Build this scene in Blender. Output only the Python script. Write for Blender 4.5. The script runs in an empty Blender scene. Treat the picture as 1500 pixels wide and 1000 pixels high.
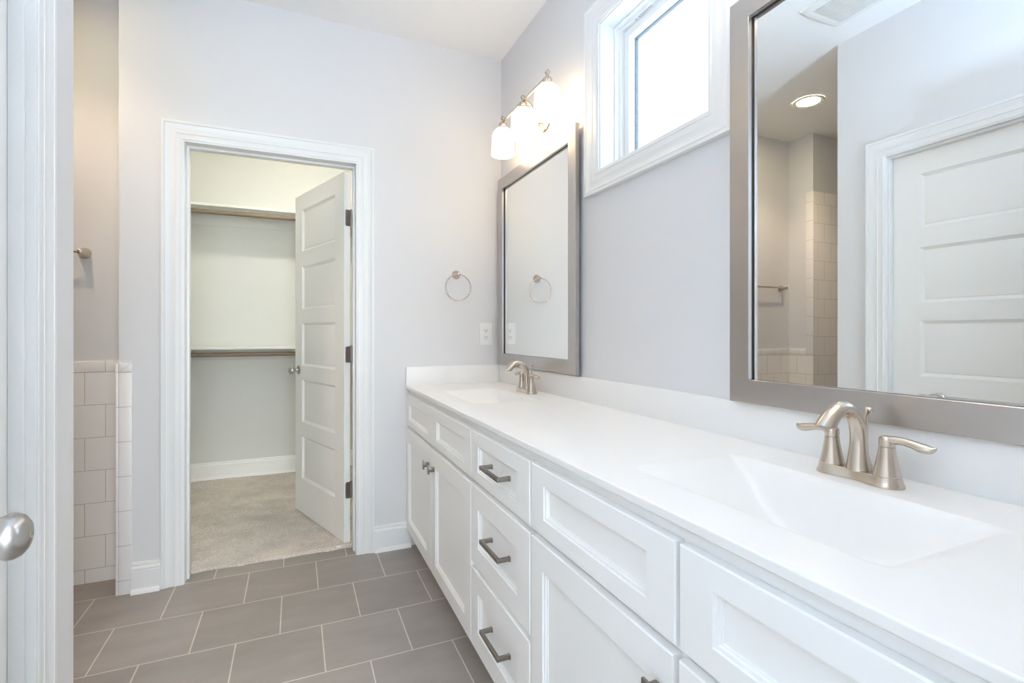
import bpy, bmesh, math, random
from mathutils import Vector, Matrix
random.seed(7)
C = bpy.context.scene.collection
scn = bpy.context.scene
PI = math.pi
R = math.radians

# ------------------------------------------------------------------ camera
cam_d = bpy.data.cameras.new('camera'); cam = bpy.data.objects.new('camera', cam_d); C.objects.link(cam)
cam.location = (0, 0, 1.155)
cam.rotation_euler = (R(90), 0, R(-23.5026))
cam_d.sensor_width = 36; cam_d.lens = 728.6 * 36 / 1500; cam_d.shift_y = -12.6 / 1500
cam_d.clip_start = 0.02
scn.camera = cam

# ------------------------------------------------------------------ world, exposure, large lights
W = bpy.data.worlds.new('sky'); scn.world = W; W.use_nodes = True
bg = W.node_tree.nodes['Background']
bg.inputs['Color'].default_value = (0.68, 0.82, 1.0, 1)
bg.inputs['Strength'].default_value = 4.4
scn.view_settings.view_transform = 'Standard'
scn.view_settings.look = 'None'
scn.view_settings.gamma = 1
scn.view_settings.use_curve_mapping = False
scn.view_settings.exposure = 0.24
try:
    scn.cycles.use_denoising = True
    scn.cycles.max_bounces = 16
    scn.cycles.diffuse_bounces = 8
    scn.cycles.glossy_bounces = 8
    scn.cycles.sample_clamp_indirect = 80
    scn.cycles.caustics_refractive = False
except Exception:
    pass

def light(name, kind, loc, power, color, size=0.1, rot=(0, 0, 0), size_y=None, parent=None, spot=None, portal=False):
    d = bpy.data.lights.new(name, kind); d.energy = power; d.color = color
    if kind == 'AREA':
        d.size = size
        if size_y:
            d.shape = 'RECTANGLE'; d.size_y = size_y
    else:
        d.shadow_soft_size = size
    if kind == 'SPOT' and spot:
        d.spot_size = R(spot); d.spot_blend = 0.6
    if portal:
        d.cycles.is_portal = True
    o = bpy.data.objects.new(name, d); C.objects.link(o)
    o.location = loc; o.rotation_euler = rot
    if parent:
        o.parent = parent; o.location = Vector(loc) - ORG[parent.name]
    return o

# daylight through the window opening (sampling portal) and the photographer's strobe beside the camera
light('window_daylight', 'AREA', (1.30, 1.389, 2.09), 1, (1, 1, 1), 0.58, (0, R(90), 0), 0.60, portal=True)
light('bedroom_fill', 'AREA', (0.24, -2.9, 1.35), 124.0, (0.82, 0.94, 1.0), 1.5, (R(90), 0, R(5)), 1.8)  # added fill light, out of view behind the entry doorway
light('camera_strobe', 'SPOT', (-0.10, 0.06, 1.50), 90.0, (0.50, 0.72, 1.0), 0.05, (R(180), 0, 0), spot=160)

# ------------------------------------------------------------------ dimensions
D = 2.703        # far wall face
DT = 2.818       # closet side of the far wall
XW = 1.1056      # vanity wall face
LW = -0.584      # left wall face
LY = 1.808       # end of left wall
HC = 2.7495      # ceiling
ZT = 0.872       # vanity top
XF = 0.549       # drawer fronts
NB = 2.895       # niche back wall
NL = -1.62       # niche left wall
SB = 2.684       # shower back wall
WE = -0.7155     # left end of far wall

# ------------------------------------------------------------------ materials
def nodes(m):
    m.use_nodes = True
    return m.node_tree, m.node_tree.nodes, m.node_tree.links

def pbr(name, col, rough=0.5, metal=0.0, noise=0.0, nscale=40, bump=0.0, bscale=200, coat=0.0, spec=0.5, stretch=None):
    m = bpy.data.materials.new(name); nt, N, L = nodes(m)
    b = N['Principled BSDF']
    b.inputs['Base Color'].default_value = (*col, 1); b.inputs['Roughness'].default_value = rough
    b.inputs['Metallic'].default_value = metal; b.inputs['Specular IOR Level'].default_value = spec
    if coat:
        b.inputs['Coat Weight'].default_value = coat; b.inputs['Coat Roughness'].default_value = 0.15
    tc = N.new('ShaderNodeTexCoord'); mp = N.new('ShaderNodeMapping'); L.new(tc.outputs['Object'], mp.inputs['Vector'])
    if stretch: mp.inputs['Scale'].default_value = stretch
    if noise:
        n = N.new('ShaderNodeTexNoise'); n.inputs['Scale'].default_value = nscale; n.inputs['Detail'].default_value = 4
        L.new(mp.outputs[0], n.inputs['Vector'])
        r = N.new('ShaderNodeMix'); r.data_type = 'RGBA'
        L.new(n.outputs['Fac'], r.inputs['Factor'])
        r.inputs['A'].default_value = (*[c * (1 - noise) for c in col], 1)
        r.inputs['B'].default_value = (*[min(1, c * (1 + noise)) for c in col], 1)
        L.new(r.outputs['Result'], b.inputs['Base Color'])
    if bump:
        n2 = N.new('ShaderNodeTexNoise'); n2.inputs['Scale'].default_value = bscale; n2.inputs['Detail'].default_value = 3
        L.new(mp.outputs[0], n2.inputs['Vector'])
        bp = N.new('ShaderNodeBump'); bp.inputs['Strength'].default_value = bump; bp.inputs['Distance'].default_value = 0.002
        L.new(n2.outputs['Fac'], bp.inputs['Height']); L.new(bp.outputs[0], b.inputs['Normal'])
    return m

def emit(name, col, s):
    m = bpy.data.materials.new(name); nt, N, L = nodes(m)
    b = N['Principled BSDF']; b.inputs['Base Color'].default_value = (0.9, 0.88, 0.84, 1)
    b.inputs['Emission Color'].default_value = (*col, 1); b.inputs['Emission Strength'].default_value = s
    b.inputs['Roughness'].default_value = 0.3
    return m

def brick(name, axes, w, h, ox, oy, tile_a, tile_b, grout, mortar=0.0016, rough=0.35, offset=0.5, bump=0.4, cloud=0.0):
    """running-bond tile; axes picks the two object axes that span the surface"""
    m = bpy.data.materials.new(name); nt, N, L = nodes(m)
    b = N['Principled BSDF']; b.inputs['Roughness'].default_value = rough
    tc = N.new('ShaderNodeTexCoord'); sx = N.new('ShaderNodeSeparateXYZ'); L.new(tc.outputs['Object'], sx.inputs[0])
    cb = N.new('ShaderNodeCombineXYZ')
    a1 = N.new('ShaderNodeMath'); a1.operation = 'ADD'; a1.inputs[1].default_value = 100 * w - ox
    a2 = N.new('ShaderNodeMath'); a2.operation = 'ADD'; a2.inputs[1].default_value = 100 * h - oy
    L.new(sx.outputs[axes[0]], a1.inputs[0]); L.new(sx.outputs[axes[1]], a2.inputs[0])
    L.new(a1.outputs[0], cb.inputs[0]); L.new(a2.outputs[0], cb.inputs[1])
    t = N.new('ShaderNodeTexBrick'); L.new(cb.outputs[0], t.inputs['Vector'])
    t.offset = offset; t.offset_frequency = 2; t.squash = 1
    t.inputs['Scale'].default_value = 1; t.inputs['Brick Width'].default_value = w; t.inputs['Row Height'].default_value = h
    t.inputs['Mortar Size'].default_value = mortar; t.inputs['Mortar Smooth'].default_value = 0.1; t.inputs['Bias'].default_value = 0
    t.inputs['Color1'].default_value = (*tile_a, 1); t.inputs['Color2'].default_value = (*tile_b, 1)
    t.inputs['Mortar'].default_value = (*grout, 1)
    out = t.outputs['Color']
    if cloud:
        mp = N.new('ShaderNodeMapping'); mp.inputs['Scale'].default_value = (2.0, 5.0, 1); L.new(cb.outputs[0], mp.inputs['Vector'])
        n = N.new('ShaderNodeTexNoise'); n.inputs['Scale'].default_value = 1.6; n.inputs['Detail'].default_value = 6; n.inputs['Roughness'].default_value = 0.6
        L.new(mp.outputs[0], n.inputs['Vector'])
        rp = N.new('ShaderNodeMapRange'); rp.inputs['From Min'].default_value = 0.3; rp.inputs['From Max'].default_value = 0.7
        rp.inputs['To Min'].default_value = 1 - cloud; rp.inputs['To Max'].default_value = 1 + cloud
        L.new(n.outputs['Fac'], rp.inputs['Value'])
        mx = N.new('ShaderNodeMix'); mx.data_type = 'RGBA'; mx.blend_type = 'MULTIPLY'; mx.inputs['Factor'].default_value = 1
        L.new(out, mx.inputs['A']); L.new(rp.outputs[0], mx.inputs['B']); out = mx.outputs['Result']
    L.new(out, b.inputs['Base Color'])
    inv = N.new('ShaderNodeMath'); inv.operation = 'SUBTRACT'; inv.inputs[0].default_value = 1; L.new(t.outputs['Fac'], inv.inputs[1])
    bp = N.new('ShaderNodeBump'); bp.inputs['Strength'].default_value = bump; bp.inputs['Distance'].default_value = 0.002
    L.new(inv.outputs[0], bp.inputs['Height']); L.new(bp.outputs[0], b.inputs['Normal'])
    return m

M = {}
M['wall'] = pbr('greige_wall_paint', (0.755, 0.745, 0.75), 0.75, bump=0.04, bscale=350)
M['closet_wall'] = pbr('closet_wall_paint', (0.72, 0.72, 0.69), 0.75, bump=0.04, bscale=350)
M['ceil'] = pbr('ceiling_paint', (0.90, 0.89, 0.88), 0.85, bump=0.05, bscale=250)
M['trim'] = pbr('white_trim_enamel', (0.82, 0.82, 0.82), 0.35)
M['door'] = pbr('white_door_enamel', (0.90, 0.89, 0.87), 0.38)
M['cab'] = pbr('white_cabinet_lacquer', (0.91, 0.91, 0.91), 0.4)
M['top'] = pbr('white_cultured_marble', (0.88, 0.87, 0.86), 0.36, noise=0.012, nscale=6)
M['plastic'] = pbr('white_plastic', (0.88, 0.88, 0.87), 0.35)
M['dark'] = pbr('dark_slot', (0.05, 0.045, 0.04), 0.6)
M['nickel'] = pbr('brushed_nickel', (0.62, 0.55, 0.475), 0.27, 1.0, noise=0.05, nscale=60, bump=0.05, bscale=300, stretch=(1, 1, 0.15))
M['nickel2'] = pbr('satin_nickel_knob', (0.50, 0.48, 0.46), 0.28, 1.0, noise=0.03, nscale=80)
M['pull'] = pbr('pewter_pull', (0.31, 0.28, 0.25), 0.36, 1.0, noise=0.05, nscale=60)
M['hinge'] = pbr('hinge_steel', (0.42, 0.37, 0.35), 0.42, 1.0)
M['frame'] = pbr('brushed_pewter_frame', (0.53, 0.505, 0.495), 0.33, 1.0, noise=0.04, nscale=30, bump=0.04, bscale=120, stretch=(1, 0.1, 1))
M['frame_side'] = pbr('frame_side_silver', (0.62, 0.60, 0.58), 0.3, 1.0)
M['mirror'] = pbr('mirror_silver', (0.955, 0.975, 0.965), 0.0, 1.0)
M['wood'] = pbr('rod_wood', (0.25, 0.185, 0.13), 0.5, noise=0.25, nscale=14, stretch=(1, 8, 8))
M['melamine'] = pbr('white_shelf_board', (0.80, 0.80, 0.76), 0.45)
M['carpet'] = pbr('beige_carpet', (0.66, 0.595, 0.53), 0.95, noise=0.50, nscale=120, bump=1.0, bscale=130)
def carpet_patches(m):
    nt, N, L = nodes(m); b = N['Principled BSDF']; src = b.inputs['Base Color'].links[0].from_socket
    tc = N.new('ShaderNodeTexCoord'); mp = N.new('ShaderNodeMapping'); mp.inputs['Scale'].default_value = (3.4, 4.4, 1); mp.inputs['Rotation'].default_value = (0, 0, 0.9)
    n = N.new('ShaderNodeTexNoise'); n.inputs['Scale'].default_value = 1.5; n.inputs['Detail'].default_value = 5; n.inputs['Roughness'].default_value = 0.65
    r = N.new('ShaderNodeMapRange'); r.inputs['From Min'].default_value = 0.38; r.inputs['From Max'].default_value = 0.60; r.inputs['To Min'].default_value = 0.86; r.inputs['To Max'].default_value = 1.04
    x = N.new('ShaderNodeMix'); x.data_type = 'RGBA'; x.blend_type = 'MULTIPLY'; x.inputs['Factor'].default_value = 1
    L.new(tc.outputs['Object'], mp.inputs['Vector']); L.new(mp.outputs[0], n.inputs['Vector']); L.new(n.outputs['Fac'], r.inputs['Value'])
    L.new(src, x.inputs['A']); L.new(r.outputs[0], x.inputs['B']); L.new(x.outputs['Result'], b.inputs['Base Color'])
carpet_patches(M['carpet'])
M['bulb'] = emit('opal_glass_lit', (1.0, 0.79, 0.50), 5.0)
M['can'] = emit('recessed_lens_lit', (1.0, 0.83, 0.50), 78.0)
M['dome'] = emit('closet_dome_lit', (1.0, 0.985, 0.86), 132.0)
M['floor'] = brick('grey_floor_tile', ('X', 'Y'), 0.2975, 0.2985, 0.0935, 2.703, (0.31, 0.278, 0.255), (0.345, 0.308, 0.283), (0.62, 0.57, 0.50), 0.0024, 0.42, bump=0.25, cloud=0.10)
TA, TB, TG = (0.90, 0.87, 0.84), (0.92, 0.89, 0.86), (0.56, 0.50, 0.44)
M['tile_x'] = brick('white_wall_tile_facing', ('X', 'Z'), 0.155, 0.1515, -0.814, 0.8215, TA, TB, TG, 0.0013, 0.25)
M['tile_y'] = brick('white_wall_tile_side', ('Y', 'Z'), 0.155, 0.1515, 2.74, 0.8215, TA, TB, TG, 0.0013, 0.25)
M['cap_x'] = brick('white_cap_tile', ('X', 'Z'), 0.155, 0.5, -0.814, 0.6, TA, TB, TG, 0.0013, 0.25, offset=0)
M['cap_y'] = brick('white_cap_tile_side', ('Y', 'Z'), 0.155, 0.5, 2.80, 0.6, TA, TB, TG, 0.0013, 0.25, offset=0)
M['strip'] = brick('white_bullnose_tile', ('X', 'Z'), 5.0, 0.153, -2.0, 0.981 - 0.153, (0.88, 0.85, 0.84), (0.89, 0.86, 0.85), TG, 0.0013, 0.25, offset=0)
def glass_mat():
    m = bpy.data.materials.new('window_glass'); nt, N, L = nodes(m)
    for n in list(N):
        if n.type == 'BSDF_PRINCIPLED': N.remove(n)
    t = N.new('ShaderNodeBsdfTransparent'); g = N.new('ShaderNodeBsdfGlossy'); g.inputs['Roughness'].default_value = 0.02
    x = N.new('ShaderNodeMixShader'); x.inputs[0].default_value = 0.05
    t.inputs[0].default_value = (0.96, 0.98, 0.98, 1)
    L.new(t.outputs[0], x.inputs[1]); L.new(g.outputs[0], x.inputs[2]); L.new(x.outputs[0], N['Material Output'].inputs[0])
    return m
M['glass'] = glass_mat()
M['seal'] = pbr('teal_glazing_seal', (0.16, 0.19, 0.20), 0.5)
M['sticker'] = pbr('sticker_grey', (0.55, 0.56, 0.58), 0.6)

# ------------------------------------------------------------------ object helpers
ORG = {}
def empty(name, loc, label, cat, group=None):
    o = bpy.data.objects.new(name, None); C.objects.link(o); o.location = loc
    o.empty_display_size = 0.05
    o['label'] = label; o['category'] = cat
    if group: o['group'] = group
    ORG[o.name] = Vector(loc)
    return o

def obj(name, bm, mat, parent=None, label=None, cat=None, group=None, kind=None, smooth=35):
    me = bpy.data.meshes.new(name)
    org = ORG[parent.name] if parent else Vector((0, 0, 0))
    if parent:
        bmesh.ops.translate(bm, verts=bm.verts, vec=-org)
    bmesh.ops.recalc_face_normals(bm, faces=bm.faces)
    bm.to_mesh(me); bm.free()
    me.materials.append(mat)
    if smooth:
        me.shade_smooth(); me.set_sharp_from_angle(angle=R(smooth))
    o = bpy.data.objects.new(name, me); C.objects.link(o)
    ORG[o.name] = org
    if parent: o.parent = parent
    if label: o['label'] = label
    if cat: o['category'] = cat
    if group: o['group'] = group
    if kind: o['kind'] = kind
    return o

def struct(name, bm, mat, label, cat, parent=None, smooth=35):
    return obj(name, bm, mat, parent, label, cat, None, 'structure', smooth)

def NB_():
    return bmesh.new()

def box(bm, lo, hi, bev=0.0, seg=2):
    t = bmesh.new()
    bmesh.ops.create_cube(t, size=1)
    s = [hi[i] - lo[i] for i in range(3)]; c = [(hi[i] + lo[i]) / 2 for i in range(3)]
    for v in t.verts:
        v.co = Vector((v.co.x * s[0] + c[0], v.co.y * s[1] + c[1], v.co.z * s[2] + c[2]))
    if bev:
        bmesh.ops.bevel(t, geom=list(t.edges), offset=bev, segments=seg, profile=0.5, affect='EDGES')
    merge(bm, t)
    return bm

def merge(bm, t, mat=None):
    if mat: bmesh.ops.transform(t, matrix=mat, verts=t.verts)
    vm = {}
    for v in t.verts: vm[v] = bm.verts.new(v.co)
    for f in t.faces:
        try: bm.faces.new([vm[v] for v in f.verts])
        except ValueError: pass
    t.free()

def rings(bm, rs, close=True, cap=True):
    vs = [[bm.verts.new(p) for p in r] for r in rs]
    n = len(vs[0])
    for a, b in zip(vs[:-1], vs[1:]):
        for i in range(n if close else n - 1):
            j = (i + 1) % n
            bm.faces.new((a[i], a[j], b[j], b[i]))
    if cap:
        bm.faces.new(vs[0][::-1]); bm.faces.new(vs[-1])

def lathe(bm, c, prof, seg=32, axis='Z', cap=True):
    """prof = [(radius, height)]"""
    rs = []
    for r, h in prof:
        ring = []
        for i in range(seg):
            a = 2 * PI * i / seg; u, v = r * math.cos(a), r * math.sin(a)
            p = {'Z': (u, v, h), 'X': (h, u, v), 'Y': (u, h, v), '-Y': (u, -h, v), '-X': (-h, u, v)}[axis]
            ring.append(Vector(c) + Vector(p))
        rs.append(ring)
    rings(bm, rs, True, cap)

def tube(bm, pts, rad, seg=16, closed=False, up=None, tans=None):
    """sweep an ellipse along pts; rad is a number or list of (a, b) half sizes"""
    pts = [Vector(p) for p in pts]; n = len(pts); rs = []
    prev = None
    for i, p in enumerate(pts):
        if closed: t = (pts[(i + 1) % n] - pts[i - 1]).normalized()
        elif tans and tans[i]: t = Vector(tans[i]).normalized()
        else: t = (pts[min(i + 1, n - 1)] - pts[max(i - 1, 0)]).normalized()
        u = Vector(up) if up else (prev or (Vector((0, 0, 1)) if abs(t.z) < 0.9 else Vector((1, 0, 0))))
        u = (u - t * u.dot(t)).normalized(); prev = u
        v = t.cross(u)
        ra, rb = (rad, rad) if not isinstance(rad, (list, tuple)) else (rad[i] if isinstance(rad[i], (list, tuple)) else (rad[i], rad[i]))
        rs.append([p + u * (ra * math.cos(2 * PI * k / seg)) + v * (rb * math.sin(2 * PI * k / seg)) for k in range(seg)])
    if closed:
        rs.append(rs[0])
        vs = [[bm.verts.new(q) for q in r] for r in rs[:-1]]; vs.append(vs[0])
        for a, b in zip(vs[:-1], vs[1:]):
            for k in range(seg):
                bm.faces.new((a[k], a[(k + 1) % seg], b[(k + 1) % seg], b[k]))
    else:
        rings(bm, rs, True, True)

def smooth_path(ctrl, n=10):
    """Catmull-Rom through control tuples of any length"""
    out = []
    P = [ctrl[0]] + list(ctrl) + [ctrl[-1]]
    for i in range(1, len(P) - 2):
        for k in range(n):
            t = k / n
            out.append(tuple(0.5 * (2 * b + (c - a) * t + (2 * a - 5 * b + 4 * c - d) * t * t + (3 * b - a - 3 * c + d) * t ** 3)
                             for a, b, c, d in zip(P[i - 1], P[i], P[i + 1], P[i + 2])))
    out.append(tuple(ctrl[-1]))
    return out

def frame3(bm, fn, u0, u1, v1, prof, v0=0.0):
    """three-sided moulding around an opening; fn(u, v, t) -> world; prof=[(outward, height)]"""
    strips = []
    for w, t in prof:
        strips.append([fn(u0 - w, v0, t), fn(u0 - w, v1 + w, t), fn(u1 + w, v1 + w, t), fn(u1 + w, v0, t)])
    vs = [[bm.verts.new(p) for p in s] for s in strips]
    n = len(vs)
    for a in range(n):
        b = (a + 1) % n
        for i in range(3):
            bm.faces.new((vs[a][i], vs[a][i + 1], vs[b][i + 1], vs[b][i]))
    bm.faces.new([s[0] for s in vs]); bm.faces.new([s[3] for s in vs])

def frame4(bm, fn, u0, u1, v0, v1, prof):
    strips = []
    for w, t in prof:
        strips.append([fn(u0 - w, v0 - w, t), fn(u0 - w, v1 + w, t), fn(u1 + w, v1 + w, t), fn(u1 + w, v0 - w, t)])
    vs = [[bm.verts.new(p) for p in s] for s in strips]
    n = len(vs)
    for a in range(n):
        b = (a + 1) % n
        for i in range(4):
            j = (i + 1) % 4
            bm.faces.new((vs[a][i], vs[a][j], vs[b][j], vs[b][i]))

CASING = [(0.0, 0.0), (0.0, 0.0075), (0.0025, 0.0095), (0.007, 0.0100), (0.0085, 0.0120), (0.0155, 0.0125), (0.017, 0.0108), (0.0335, 0.0115), (0.035, 0.0135),
          (0.040, 0.0128), (0.050, 0.0105), (0.060, 0.0110), (0.068, 0.0140), (0.074, 0.0165), (0.0765, 0.0150), (0.078, 0.0178), (0.0895, 0.0180), (0.0905, 0.0165), (0.0905, 0.0)]

def panel_face(bm, fn, W_, H_, T, panels, prof, ch=0.002):
    """slab W x H x T whose front (t = 0) carries recessed panels; fn(u, v, depth)->world"""
    us = sorted({ch, W_ - ch, *[p[0] for p in panels], *[p[2] for p in panels]})
    vs_ = sorted({ch, H_ - ch, *[p[1] for p in panels], *[p[3] for p in panels]})
    cache = {}
    def V(u, v, d):
        k = (round(u, 5), round(v, 5), round(d, 5))
        if k not in cache: cache[k] = bm.verts.new(fn(u, v, d))
        return cache[k]
    def quad(*q):
        q = [V(*x) for x in q]
        if len(set(q)) > 2:
            try: bm.faces.new(q)
            except ValueError: pass
    def inpanel(u, v):
        return any(p[0] < u < p[2] and p[1] < v < p[3] for p in panels)
    for a, b in zip(us[:-1], us[1:]):
        for c, d in zip(vs_[:-1], vs_[1:]):
            if not inpanel((a + b) / 2, (c + d) / 2):
                quad((a, c, 0), (b, c, 0), (b, d, 0), (a, d, 0))
    for p in panels:
        # split the outer loop where the grid lines touch it
        last = None
        for i, d in prof:
            cur = [(p[0] + i, p[1] + i, d), (p[2] - i, p[1] + i, d), (p[2] - i, p[3] - i, d), (p[0] + i, p[3] - i, d)]
            if last:
                for k in range(4):
                    quad(last[k], last[(k + 1) % 4], cur[(k + 1) % 4], cur[k])
            last = cur
        quad(*last)
    o0 = [(ch, ch, 0), (W_ - ch, ch, 0), (W_ - ch, H_ - ch, 0), (ch, H_ - ch, 0)]
    o1 = [(0, 0, ch), (W_, 0, ch), (W_, H_, ch), (0, H_, ch)]
    o2 = [(0, 0, T), (W_, 0, T), (W_, H_, T), (0, H_, T)]
    for A, B in ((o0, o1), (o1, o2)):
        for k in range(4):
            quad(A[k], A[(k + 1) % 4], B[(k + 1) % 4], B[k])
    return o2, quad

SHAKER = [(0, 0), (0.0015, 0.0035), (0.0065, 0.0045), (0.0075, 0.0085), (0.0105, 0.0095), (0.0107, 0.0115)]
STICK = [(0, 0), (0.002, 0.0020), (0.011, 0.0100), (0.015, 0.0120), (0.017, 0.0118), (0.019, 0.0092), (0.024, 0.0080)]

def dup(root, loc, label, group=None):
    r = root.copy(); C.objects.link(r); r.location = loc; r['label'] = label
    if group: r['group'] = group
    for ch in list(root.children):
        c = ch.copy(); C.objects.link(c); c.parent = r
        for g in list(ch.children):
            d = g.copy(); C.objects.link(d); d.parent = c
    return r

# ------------------------------------------------------------------ the setting
bm = NB_()
box(bm, (-2.6, -3.50, -0.05), (1.3, D, 0)); box(bm, (-0.4685, D, -0.05), (0.288, 2.806, 0)); box(bm, (NL, D, -0.05), (WE, NB, 0))
struct('floor', bm, M['floor'], 'grey square floor tiles in running bond with pale grout', 'floor')

bm = NB_()
nx, ny = 120, 110
X0, X1, Y0, Y1 = -0.80, 1.10, 2.806, 4.505
gv = []
for j in range(ny + 1):
    row = []
    for i in range(nx + 1):
        x = X0 + (X1 - X0) * i / nx; y = Y0 + (Y1 - Y0) * j / ny
        if j == 0: y += 0.006 * math.sin(x * 31) + 0.006 * random.random() - 0.004
        z = 0.010 + 0.004 * math.sin(7 * x + 3 * math.sin(5 * y)) * math.sin(6 * y) + 0.0025 * random.random()
        if j == 0: z = 0.004
        row.append(bm.verts.new((x, y, z)))
    gv.append(row)
for j in range(ny):
    for i in range(nx):
        if gv[j][i].co.x < -0.60 and gv[j][i].co.y < 2.985: continue
        bm.faces.new((gv[j][i], gv[j][i + 1], gv[j + 1][i + 1], gv[j + 1][i]))
sk = [bm.verts.new((v.co.x, v.co.y, 0.0)) for v in gv[0]]
for i in range(nx):
    if gv[0][i].co.x >= -0.60: bm.faces.new((gv[0][i], sk[i], sk[i + 1], gv[0][i + 1]))
bmesh.ops.delete(bm, geom=[v for v in bm.verts if not v.link_faces], context='VERTS')
struct('floor_carpet', bm, M['carpet'], 'beige cut pile carpet on the closet floor', 'carpet', smooth=0)
bm = NB_(); box(bm, (-0.60, 2.822, -0.05), (X1, 4.505, -0.001)); box(bm, (X0, 2.996, -0.05), (-0.60, 4.505, -0.001))
struct('floor_closet', bm, M['melamine'], 'closet floor slab under the beige carpet', 'floor')

bm = NB_(); box(bm, (-2.7, -3.50, HC), (1.3, 4.62, HC + 0.1))
struct('ceiling', bm, M['ceil'], 'flat white ceiling over the whole bathroom', 'ceiling')

# vanity wall with the window opening
WY0, WY1, WZ0, WZ1 = 1.0985, 1.6705, 1.800, 2.381
bm = NB_()
box(bm, (XW, -3.50, 0), (1.3, WY0, HC)); box(bm, (XW, WY1, 0), (1.3, DT, HC))
box(bm, (XW, WY0, 0), (1.3, WY1, WZ0)); box(bm, (XW, WY0, WZ1), (1.3, WY1, HC))
struct('wall_right', bm, M['wall'], 'pale grey wall behind the vanity, holding both mirrors and the window', 'wall')

JX0, JX1, JZ = -0.4685, 0.288, 2.034
bm = NB_()
box(bm, (WE, D, 0), (JX0 - 0.018, DT, HC)); box(bm, (JX1 + 0.018, D, 0), (XW, DT, HC)); box(bm, (JX0 - 0.018, D, JZ + 0.018), (JX1 + 0.018, DT, HC))
box(bm, (WE, DT, 0), (-0.60, NB + 0.1, HC))
struct('wall_far', bm, M['wall'], 'pale grey wall around the closet doorway', 'wall')

bm = NB_()
Y2a, Y2b, Z2 = 0.795, 1.560, 2.047
box(bm, (-0.70, 0.12, 0), (LW, Y2a - 0.018, HC)); box(bm, (-0.70, Y2b + 0.018, 0), (LW, LY, HC)); box(bm, (-0.70, Y2a - 0.018, Z2 + 0.018), (LW, Y2b + 0.018, HC))
struct('wall_left', bm, M['wall'], 'pale grey wall end beside the closed white door at the left edge', 'wall')

bm = NB_()
box(bm, (-2.6, 0.0, 0), (-0.43, 0.12, HC)); box(bm, (0.40, 0.0, 0), (XW, 0.12, HC)); box(bm, (-0.43, 0.0, 2.05), (0.40, 0.12, HC))
struct('wall_rear', bm, M['wall'], 'wall with the entry doorway behind the viewpoint', 'wall')

bm = NB_(); box(bm, (-2.7, -3.60, 0), (1.3, -3.50, HC))
struct('wall_sky_block', bm, M['wall'], 'added unseen wall blocking sky light behind the viewpoint', 'wall')  # added out of view to keep sky light from the entry doorway
bm = NB_(); box(bm, (NL, NB, 0), (WE, NB + 0.1, HC))
struct('wall_niche', bm, M['wall'], 'taupe niche wall above the white tile wainscot, carrying the towel bar', 'wall')
bm = NB_(); box(bm, (-2.6, SB, 0), (NL, NB + 0.1, HC))
struct('wall_shower', bm, M['wall'], 'shower corner wall seen in the large mirror', 'wall')
bm = NB_(); box(bm, (-2.7, -3.50, 0), (-2.6, NB + 0.1, HC))
struct('wall_shower_side', bm, M['wall'], 'side wall of the shower room', 'wall')

bm = NB_(); box(bm, (-0.9, 4.505, 0), (1.2, 4.62, HC))
struct('wall_closet_back', bm, M['closet_wall'], 'cream closet back wall behind the two shelves', 'wall')
bm = NB_(); box(bm, (-0.9, NB + 0.1, 0), (-0.80, 4.505, HC))
struct('wall_closet_left', bm, M['closet_wall'], 'cream closet side wall on the left', 'wall')
bm = NB_(); box(bm, (1.10, DT, 0), (1.2, 4.505, HC))
struct('wall_closet_right', bm, M['closet_wall'], 'cream closet side wall on the right', 'wall')

# tile work
bm = NB_(); box(bm, (NL, NB - 0.009, 0), (WE, NB, 0.973))
struct('wall_tile_niche', bm, M['tile_x'], 'white square wall tiles under the towel bar in the niche', 'wall tile')
bm = NB_(); box(bm, (NL, NB - 0.010, 0.9735), (WE, NB, 1.025), 0.002)
struct('trim_1', bm, M['cap_x'], 'row of narrow white cap tiles topping the niche wainscot', 'tile trim')
bm = NB_(); box(bm, (WE - 0.009, D - 0.006, 0), (WE, NB - 0.0105, 0.973))
struct('wall_tile_return', bm, M['tile_y'], 'white tiles on the short return of the closet wall', 'wall tile')
bm = NB_(); box(bm, (WE - 0.0095, D - 0.009, 0), (WE + 0.0005, D, 1.0216), 0.0015); box(bm, (WE + 0.0013, D - 0.009, 0), (-0.6674, D, 0.9805), 0.0015); box(bm, (WE + 0.0013, D - 0.0092, 0.9815), (-0.6674, D, 1.0216), 0.0018)
tr = struct('trim_2', bm, M['strip'], 'upright strip of white bullnose tiles left of the closet doorway', 'tile trim')
bm = NB_(); tube(bm, [(WE + 0.004, D - 0.0092, 0.985), (-0.6695, D - 0.0092, 1.0195)], 0.0006, 6)
obj('grout_line', bm, pbr('grout_grey', (0.45, 0.42, 0.40), 0.8), tr)
bm = NB_(); box(bm, (NL, SB - 0.009, 0), (NL + 0.009, NB - 0.0105, 0.973))
struct('wall_tile_niche_side', bm, M['tile_y'], 'white tiles low on the niche side wall, seen in the large mirror', 'wall tile')
bm = NB_(); box(bm, (NL, SB + 0.056, 0.9735), (NL + 0.0095, NB - 0.0105, 1.025), 0.002)
struct('trim_3', bm, M['cap_y'], 'cap tiles on the niche side wall, seen in the large mirror', 'tile trim')
bm = NB_(); box(bm, (NL, SB - 0.009, 0.9735), (NL + 0.0095, SB + 0.055, 2.285), 0.002)
struct('trim_4', bm, M['strip'], 'tall column of bullnose tiles at the shower corner', 'tile trim')
bm = NB_(); box(bm, (-2.6, SB - 0.009, 0), (NL, SB, 2.285), 0.001)
struct('wall_tile_shower', bm, M['tile_x'], 'tall cream tiled shower wall seen in the large mirror', 'wall tile')

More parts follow.
